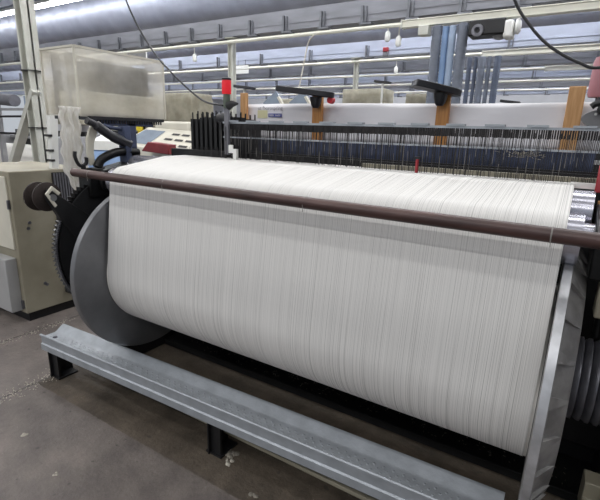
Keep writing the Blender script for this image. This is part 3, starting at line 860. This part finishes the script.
lint(-1.27, 1.44, .035, 'lint_dirty', 'grey lint clump on the floor beside the middle step leg', 12)
lint(-1.235, 1.39, .025, 'lint', 'small pale lint clump just in front of the middle step leg', 6)
lint(-.99, 1.30, .022, 'lint_dirty', 'grey lint clump on the brown floor at the bottom edge', 8)
lint(-2.27, .95, .018, 'lint', 'pale lint scrap on the grey floor at the far left', 5)
lint(-1.86, .88, .016, 'lint', 'pale lint scrap on the grey floor near the middle left', 4)
lint(-1.04, 1.14, .014, 'lint', 'pale lint scrap on the grey floor at the bottom edge', 4)
fl_ = MB()
for j in range(420):
    if random.random() < .62:
        x, y = -2.71 + random.gauss(0, .04), random.uniform(.75, 1.42)
    else:
        x, y = -3.45 + random.gauss(0, .03), random.uniform(1.1, 1.95)
    a = random.uniform(0, PI); l = random.uniform(.003, .013)
    fl_.bar((x, y, .002), (x + l * math.cos(a), y + l * math.sin(a), .004), random.uniform(.002, .006), .002)
tag(fl_.build('lint_scraps', M['lint'], at=(-3, 1.4, 0)), 'pale lint scraps scattered along the floor joints at the left', 'lint', None, 'stuff')
fl_ = MB()
for j in range(260):
    x, y = random.uniform(-2.3, .2), random.uniform(2.10, 2.3)
    a = random.uniform(0, PI); l = random.uniform(.004, .014)
    fl_.bar((x, y, .047), (x + l * math.cos(a), y + l * math.sin(a), .048), random.uniform(.002, .004), .002)
tag(fl_.build('lint_scraps', M['lint_dirty'], at=(-1, 2.2, .045)), 'fine grey lint scraps lying on the black oil tray under the beam', 'lint', None, 'stuff')
fl_ = MB()
for j in range(200):
    x, y = random.uniform(-5.2, -3.56), random.uniform(.9, 1.66)
    a = random.uniform(0, PI); l = random.uniform(.004, .016)
    fl_.bar((x, y, .002), (x + l * math.cos(a), y + l * math.sin(a), .004), random.uniform(.002, .006), .002)
tag(fl_.build('lint_scraps', M['lint_dirty'], at=(-4, 1.3, 0)), 'grey lint scraps on the floor before the beige cabinet', 'lint', None, 'stuff')

# ------------------------------------------------------------------ hanging hoses and cleaner
def hose(x, y, r, z0, z1, mm, lab, grp, ribbed=True):
    pts = []; rs = []
    z = z0
    while z < z1:
        u = (z - z0) / (z1 - z0)
        xx = x + .004 * math.sin(u * 5 + x * 7)
        pts.append((xx, y, z)); rs.append(r * (1.0 if not ribbed else 1.03))
        if ribbed:
            pts.append((xx, y, z + .022)); rs.append(r * .93)
        z += .045
    tag(MB().tube(pts, rs, 14).build('hanging_hose', M[mm], at=(x, y, z0)), lab, 'hose', grp)


g1 = 'hoses hanging from the near cleaner track'
hose(-2.03, 6.94, .07, 0.0, 3.13, 'hose', 'leftmost thick grey ribbed hose hanging from the near cleaner track', g1)
hose(-1.905, 6.94, .045, 0.0, 3.13, 'blue', 'bright blue hose hanging from the near cleaner track', g1, False)
hose(-1.805, 6.94, .05, 0.0, 3.13, 'blue_pale', 'pale blue hose hanging from the near cleaner track beside the right grey hose', g1, False)
hose(-1.665, 6.94, .075, 0.0, 3.13, 'hose', 'thick grey ribbed hose right of the blue hoses', g1)
g2 = 'hoses hanging from the second cleaner track'
for x, r, mm, lab in ((-2.17, .045, 'hose_dark', 'leftmost dark hose of the farther bunch'), (-2.05, .035, 'hose_dark', 'thin dark hose second from left in the farther bunch'), (-1.93, .07, 'hose', 'wide grey hose in the middle of the farther bunch'), (-1.79, .04, 'hose', 'slim grey hose right of the middle of the farther bunch'), (-1.64, .065, 'hose_dark', 'rightmost thick dark hose of the farther bunch')):
    hose(x, 9.85, r, 0.0, 3.13, mm, lab, g2)
cl = thing('overhead_cleaner', 'black overhead cleaner with a white round cap hung from the near track', 'cleaner', (-1.3, 6.9, 3.0))
MB().box(-1.57, -1.10, 6.80, 7.10, 2.93, 3.13).build('motor_housing', M['black'], cl, .02)
MB().lathe([(0, .04), (0, .075), (.03, .08), (.03, .03)], (-1.44, 6.76, 2.99), 'Y', 24).build('fan_ring', M['iron'], cl)
MB().box(-1.12, -1.0, 6.80, 7.05, 2.88, 3.10).build('white_end', M['white'], cl, .03)
MB().lathe([(0, .09), (.03, .10), (.06, .06)], (-.98, 6.9, 3.02), 'X', 24, True).build('round_cap', M['white'], cl)
MB().lathe([(0, .09), (-.03, .07), (-.05, .02)], (-1.17, 6.9, 2.92), 'Z', 24, True).build('nozzle', M['alu'], cl)
MB().box(-2.28, -2.13, 6.82, 6.98, 3.0, 3.13).build('hose_manifold', M['column'], cl, .01)

# black cables crossing the view
tag(MB().tube(bez([(-3.12, 2.2, 3.3), (-2.96, 2.2, 2.8), (-2.806, 2.2, 2.435), (-2.66, 2.2, 2.21), (-2.479, 2.2, 2.02), (-2.09, 2.14, 1.785), (-1.745, 1.972, 1.728)], 10), .006, 8).build('power_cable', M['cable'], at=(-1.745, 1.972, 1.728)), 'thin black cable drooping from the ceiling to the red signal tower', 'cable')
tag(MB().tube(bez([(-.42, 2.0, 2.6), (-.36, 2.0, 2.26), (-.302, 2.0, 2.105), (-.235, 2.0, 2.01), (-.155, 2.0, 1.931), (-.051, 2.0, 1.870), (.03, 2.0, 1.853), (.3, 2.0, 1.9)], 10), .0055, 8).build('power_cable', M['cable'], at=(-.05, 2.0, 1.87)), 'black cable drooping across the upper right above the tarpaulin', 'cable')
# hanging cords, plugs, signs under the trays
tag(MB().tube(bez([(-4.1, 6.93, 3.168), (-4.22, 6.95, 3.05), (-4.3, 6.95, 2.7), (-4.42, 6.95, 2.15)], 8), .012, 6).build('power_cable', M['cord'], at=(-4.1, 6.95, 3.2)), 'thin beige cord hanging from the near pipe rail left of centre', 'cord')
for (x, y, z, lab) in ((-2.80, 6.97, 3.06, 'white plug hanging from the near pipe rail right of centre'), (-3.75, 9.97, 2.98, 'white plug hanging under the second tray'), (-6.9, 6.97, 2.98, 'small pale plug hanging from the near pipe rail by the dusty box'), (-2.62, 6.97, 2.98, 'slim white plug hanging at the left end of the near cleaner track')):
    t = thing('hanging_plug', lab, 'plug', (x, y, z), 'white plugs hanging from the rails')
    MB().lathe([(0, .03), (.03, .045), (.12, .04), (.15, .015)], (x, y, z - .08), 'Z', 12, True).build('socket', M['white'], t)
    MB().tube([(x, y, z + .06), (x, y, 3.167 if y < 8 else 3.166)], .008, 6).build('wire', M['cord'], t)
t = thing('hanging_sign', 'small white two-row plate hanging below the second tray', 'sign', (-8.07, 9.88, 3.06))
MB().box(-8.30, -7.84, 9.88, 9.90, 3.17, 3.265).box(-8.30, -7.84, 9.88, 9.90, 3.06, 3.155).build('plate', M['white'], t)
MB().tube([(-8.2, 9.9, 3.25), (-8.2, 9.9, 3.4)], .008, 6).tube([(-7.95, 9.9, 3.25), (-7.95, 9.9, 3.4)], .008, 6).build('hanger', M['iron'], t)
t = thing('alarm_box', 'small red alarm box fixed on the pale second tray', 'box', (-4.02, 9.93, 3.28))
MB().box(-4.07, -3.96, 9.90, 9.98, 3.36, 3.45).build('red_cover', M['red_dull'], t, .01)
MB().box(-4.07, -3.96, 9.91, 9.98, 3.27, 3.36).build('base', M['grille'], t, .01)
t = thing('air_outlet', 'bright white air outlet panel above the dusty box', 'air outlet', (-10.6, 8.58, 3.3))
MB().box(-10.93, -10.25, 8.55, 8.60, 3.25, 3.85).build('panel', M['white'], t, .004)
MB().tube([(-10.8, 8.62, 3.3), (-10.8, 8.62, 5.3)], .02, 8).tube([(-10.4, 8.62, 3.3), (-10.4, 8.62, 5.3)], .02, 8).build('hanger', M['bracket'], t)


# ------------------------------------------------------------------ looms standing behind
def hood(x0, x1, y0, y1, z0, z1, parent):
    MB().box(x0, x1, y0, y1, z0, z1).build('plastic_hood', M['film_b'], parent, .02)
    MB().box(x0 + .06, x1 - .06, y0 + .08, y1 - .08, z0 + .02, z1 - .08).build('hood_machine', M['beige'], parent, .02)


M['film_b'] = film_mat('dusty_cream_plastic', (206, 202, 186), (180, 174, 156), 0.7, 0.95, 4)


def back_loom(x, y, lab, hood_x, hood_w=.75, hood_z=(1.70, 2.2), cover='tarp', cov_z=1.55, wdt=3.0):
    t = thing('weaving_loom', lab, 'loom', (x, y, 0), 'looms standing behind the near loom')
    MB().box(x - wdt / 2 - .15, x - wdt / 2, y - .7, y + .8, 0, 1.35).build('side_frame', M['grey_frame'], t, .02)
    MB().box(x + wdt / 2, x + wdt / 2 + .15, y - .7, y + .8, 0, 1.35).build('side_frame', M['grey_frame'], t, .02)
    MB().lathe([(0, .05), (0, .42), (wdt - .1, .42), (wdt - .1, .05)], (x - wdt / 2 + .05, y - .35, .7), 'X', 32).build('yarn_roll', M['yarn_roll'], t)
    MB().box(x - wdt / 2, x + wdt / 2, y + .1, y + .2, .2, 1.45).build('heddle_frames', M['black'], t)
    MB().box(x - wdt / 2, x + wdt / 2, y + .22, y + .24, 1.30, cov_z).build('cloth_cover', M[cover], t)
    MB().box(x - wdt / 2, x + wdt / 2, y - .05, y + .3, 1.24, 1.30).build('top_beam', M['grey_frame'], t, .01)
    if hood_x is not None:
        hood(hood_x - hood_w / 2, hood_x + hood_w / 2, y - .25, y + .25, hood_z[0], hood_z[1], t)
        MB().box(hood_x - .1, hood_x + .1, y - .05, y + .05, 1.2, hood_z[0] + .02).build('hood_stand', M['black'], t)
    return t


back_loom(-3.7, 5.7, 'loom right behind the tarpaulin with a dusty hood at its left', -5.95, .9, (1.70, 2.16), 'tarp', 1.60, 3.4)
back_loom(-.9, 8.2, 'loom behind the hoses with a cream hood, seen above the tarpaulin', -3.6, .85, (1.80, 2.40), 'tarp', 1.75, 3.6)
back_loom(-6.6, 8.6, 'loom behind the dusty hood at the left of the far aisle', -8.6, .9, (1.7, 2.3), 'beige', 1.65, 3.2)
back_loom(-1.2, 11.0, 'loom at the far right, its hood just above the tarpaulin', -3.3, .9, (1.9, 2.55), 'tarp', 1.9, 3.4)
back_loom(-6.2, 11.4, 'loom in the fourth row seen over the tarpaulin left end', -7.6, .9, (1.8, 2.5), 'beige_light', 1.8, 3.4)
back_loom(-11.0, 6.0, 'loom at the far left behind the cream column', -9.9, .9, (1.6, 2.1), 'tarp', 1.6, 3.0)
back_loom(-12.0, 9.2, 'farther loom at the far left behind the cream column', -11.4, .9, (1.6, 2.2), 'beige_light', 1.6, 3.0)
back_loom(-2.0, 14.0, 'loom in the back row right of centre', -4.2, .9, (1.9, 2.6), 'tarp', 1.9, 3.4)
back_loom(-8.0, 14.0, 'loom in the back row left of centre', -9.0, .9, (1.9, 2.6), 'beige_light', 1.9, 3.4)
back_loom(-14.5, 13.5, 'loom in the back row at the far left', -13.2, .9, (1.8, 2.5), 'tarp', 1.8, 3.4)

# cream slotted dashboard of the neighbour machine with a raised window, behind the left roller end
t = thing('slotted_dashboard', 'cream machine dashboard with slots and a tilted window behind the left roller ends', 'machine', (-4.7, 4.1, .0))
MB().add([(-5.42, 3.95, 1.36), (-4.08, 3.95, 1.30), (-4.08, 4.25, 1.56), (-5.12, 4.25, 1.60), (-5.42, 3.95, 1.0), (-4.08, 3.95, 1.0), (-4.08, 4.25, 1.0), (-5.12, 4.25, 1.0)],
         [(0, 1, 2, 3), (0, 4, 5, 1), (1, 5, 6, 2), (2, 6, 7, 3), (3, 7, 4, 0)]).build('sloped_top', M['beige_light'], t, .01)
def onpanel(u, v, h=.004):
    a = Vector((-5.42, 3.95, 1.36)).lerp(Vector((-4.08, 3.95, 1.30)), u); b = Vector((-5.12, 4.25, 1.60)).lerp(Vector((-4.08, 4.25, 1.56)), u)
    return a.lerp(b, v) + Vector((0, -h * .7, h * .7))
def quad(u0, v0, u1, v1, h):
    return [onpanel(u0, v0, h), onpanel(u1, v0, h), onpanel(u1, v1, h), onpanel(u0, v1, h)], [(0, 1, 2, 3)]
MB().add(*quad(.04, .15, .40, .85, .006)).build('window_pane', M['pane'], t)
for r in range(3):
    for q in range(3):
        MB().add(*quad(.5 + q * .16 + .03 * r, .2 + r * .25, .62 + q * .16 + .03 * r, .29 + r * .25, .006)).build('slot', M['slot_dark'], t)
MB().box(-5.0, -4.35, 4.25, 4.6, 1.45, 1.68).build('top_cover', M['beige_light'], t, .03)
MB().prism([(-4.75, 1.30), (-4.25, 1.28), (-4.25, 1.40), (-4.62, 1.42)], 'Y', 3.80, 3.93).build('red_cover', M['dark_red'], t, .01)
MB().box(-5.55, -3.9, 3.95, 4.9, 0, 1.0).build('lower_body', M['grey_frame'], t, .01)
t = thing('blue_sack', 'pale blue sack with a white top behind the curved guard', 'sack', (-4.75, 3.3, 0))
MB().lathe([(0, .22), (.4, .26), (1.0, .24), (1.28, .2), (1.36, .12)], (-4.72, 3.3, 0), 'Z', 24, True).build('sack_body', M['blue'], t)
MB().lathe([(0, .17), (.1, .16), (.16, .06)], (-4.72, 3.3, 1.33), 'Z', 20, True).build('sack_top', M['white'], t)
tag(MB().lathe([(-1.55, .03), (-.02, .03), (0, .05), (.12, .05), (.14, .02), (.22, .02)], (-5.75, 4.6, 1.55), 'Z', 16, True).build('yarn_cone', M['yellow'], at=(-5.75, 4.6, 0)), 'bright yellow cone on a yellow stand below the dusty box', 'cone')
# tilted panes behind the tarpaulin
for i, (x, lab) in enumerate(((-2.52, 'left tilted grey pane behind the left black paddle'), (-2.22, 'right tilted grey pane behind the left black paddle'))):
    t = thing('tilted_pane', lab, 'pane', (x, 3.6, 1.75), 'tilted panes behind the tarpaulin')
    MB().obox((x, 3.6, 1.80), (.18, .02, .26), (0, -.6, 0)).build('pane', M['pane'], t)
    MB().obox((x + .10, 3.6, 1.80), (.02, .03, .26), (0, -.6, 0)).build('frame', M['beige_light'], t)
# floodlight heads on thin stands in the middle distance
for (x, y, z, lab) in ((-2.96, 7.3, 2.43, 'small flat black lamp head on a white stand, right of the far column'), (-.97, 7.3, 2.10, 'flat black lamp head just above the tarpaulin right of the hoses'), (-3.71, 4.6, 2.115, 'black fan bracket above the left end of the tarpaulin')):
    t = thing('lamp_stand', lab, 'lamp', (x, y, 0), 'flat black lamp heads')
    MB().obox((x, y, z), (.27, .12, .035), (0, .12, 0)).build('lamp_head', M['plastic_dark'], t, .006)
    MB().tube([(x, y, 0), (x, y, z)], .018, 8).build('pole', M['white'], t)
# clutter by the column at far left
t = thing('yarn_creel', 'grey pipe creel stand with dark rollers at the left edge', 'creel', (-9.9, 5.0, 0))
MB().box(-10.9, -10.8, 4.95, 5.05, 0, 2.4).build('post', M['grey_frame'], t, .01)
MB().box(-9.25, -9.15, 4.95, 5.05, 0, 2.4).build('post', M['grey_frame'], t, .01)
MB().tube([(-11, 5.0, 2.1), (-10.1, 5.0, 2.05)], .12, 16).build('roller', M['grille'], t)
MB().tube([(-11, 4.9, 2.36), (-10.6, 4.9, 2.36)], .05, 12).build('dark_roller', M['black'], t)
for zz in (1.72, 1.38):
    MB().tube([(-11.2, 4.9, zz), (-9.1, 4.9, zz + .02)], .022, 8).build('black_bar', M['black'], t)
MB().box(-10.9, -9.15, 4.98, 5.02, 1.85, 1.9).build('cross_bar', M['grey_frame'], t)
t = thing('supply_box', 'small white, blue and red box behind the cream column', 'box', (-9.75, 5.2, 1.95))
MB().box(-9.95, -9.6, 5.1, 5.3, 1.85, 2.15).build('box_body', M['blue_pale'], t, .01)
MB().box(-9.72, -9.56, 5.06, 5.1, 1.97, 2.16).build('red_front', M['red'], t, .005)
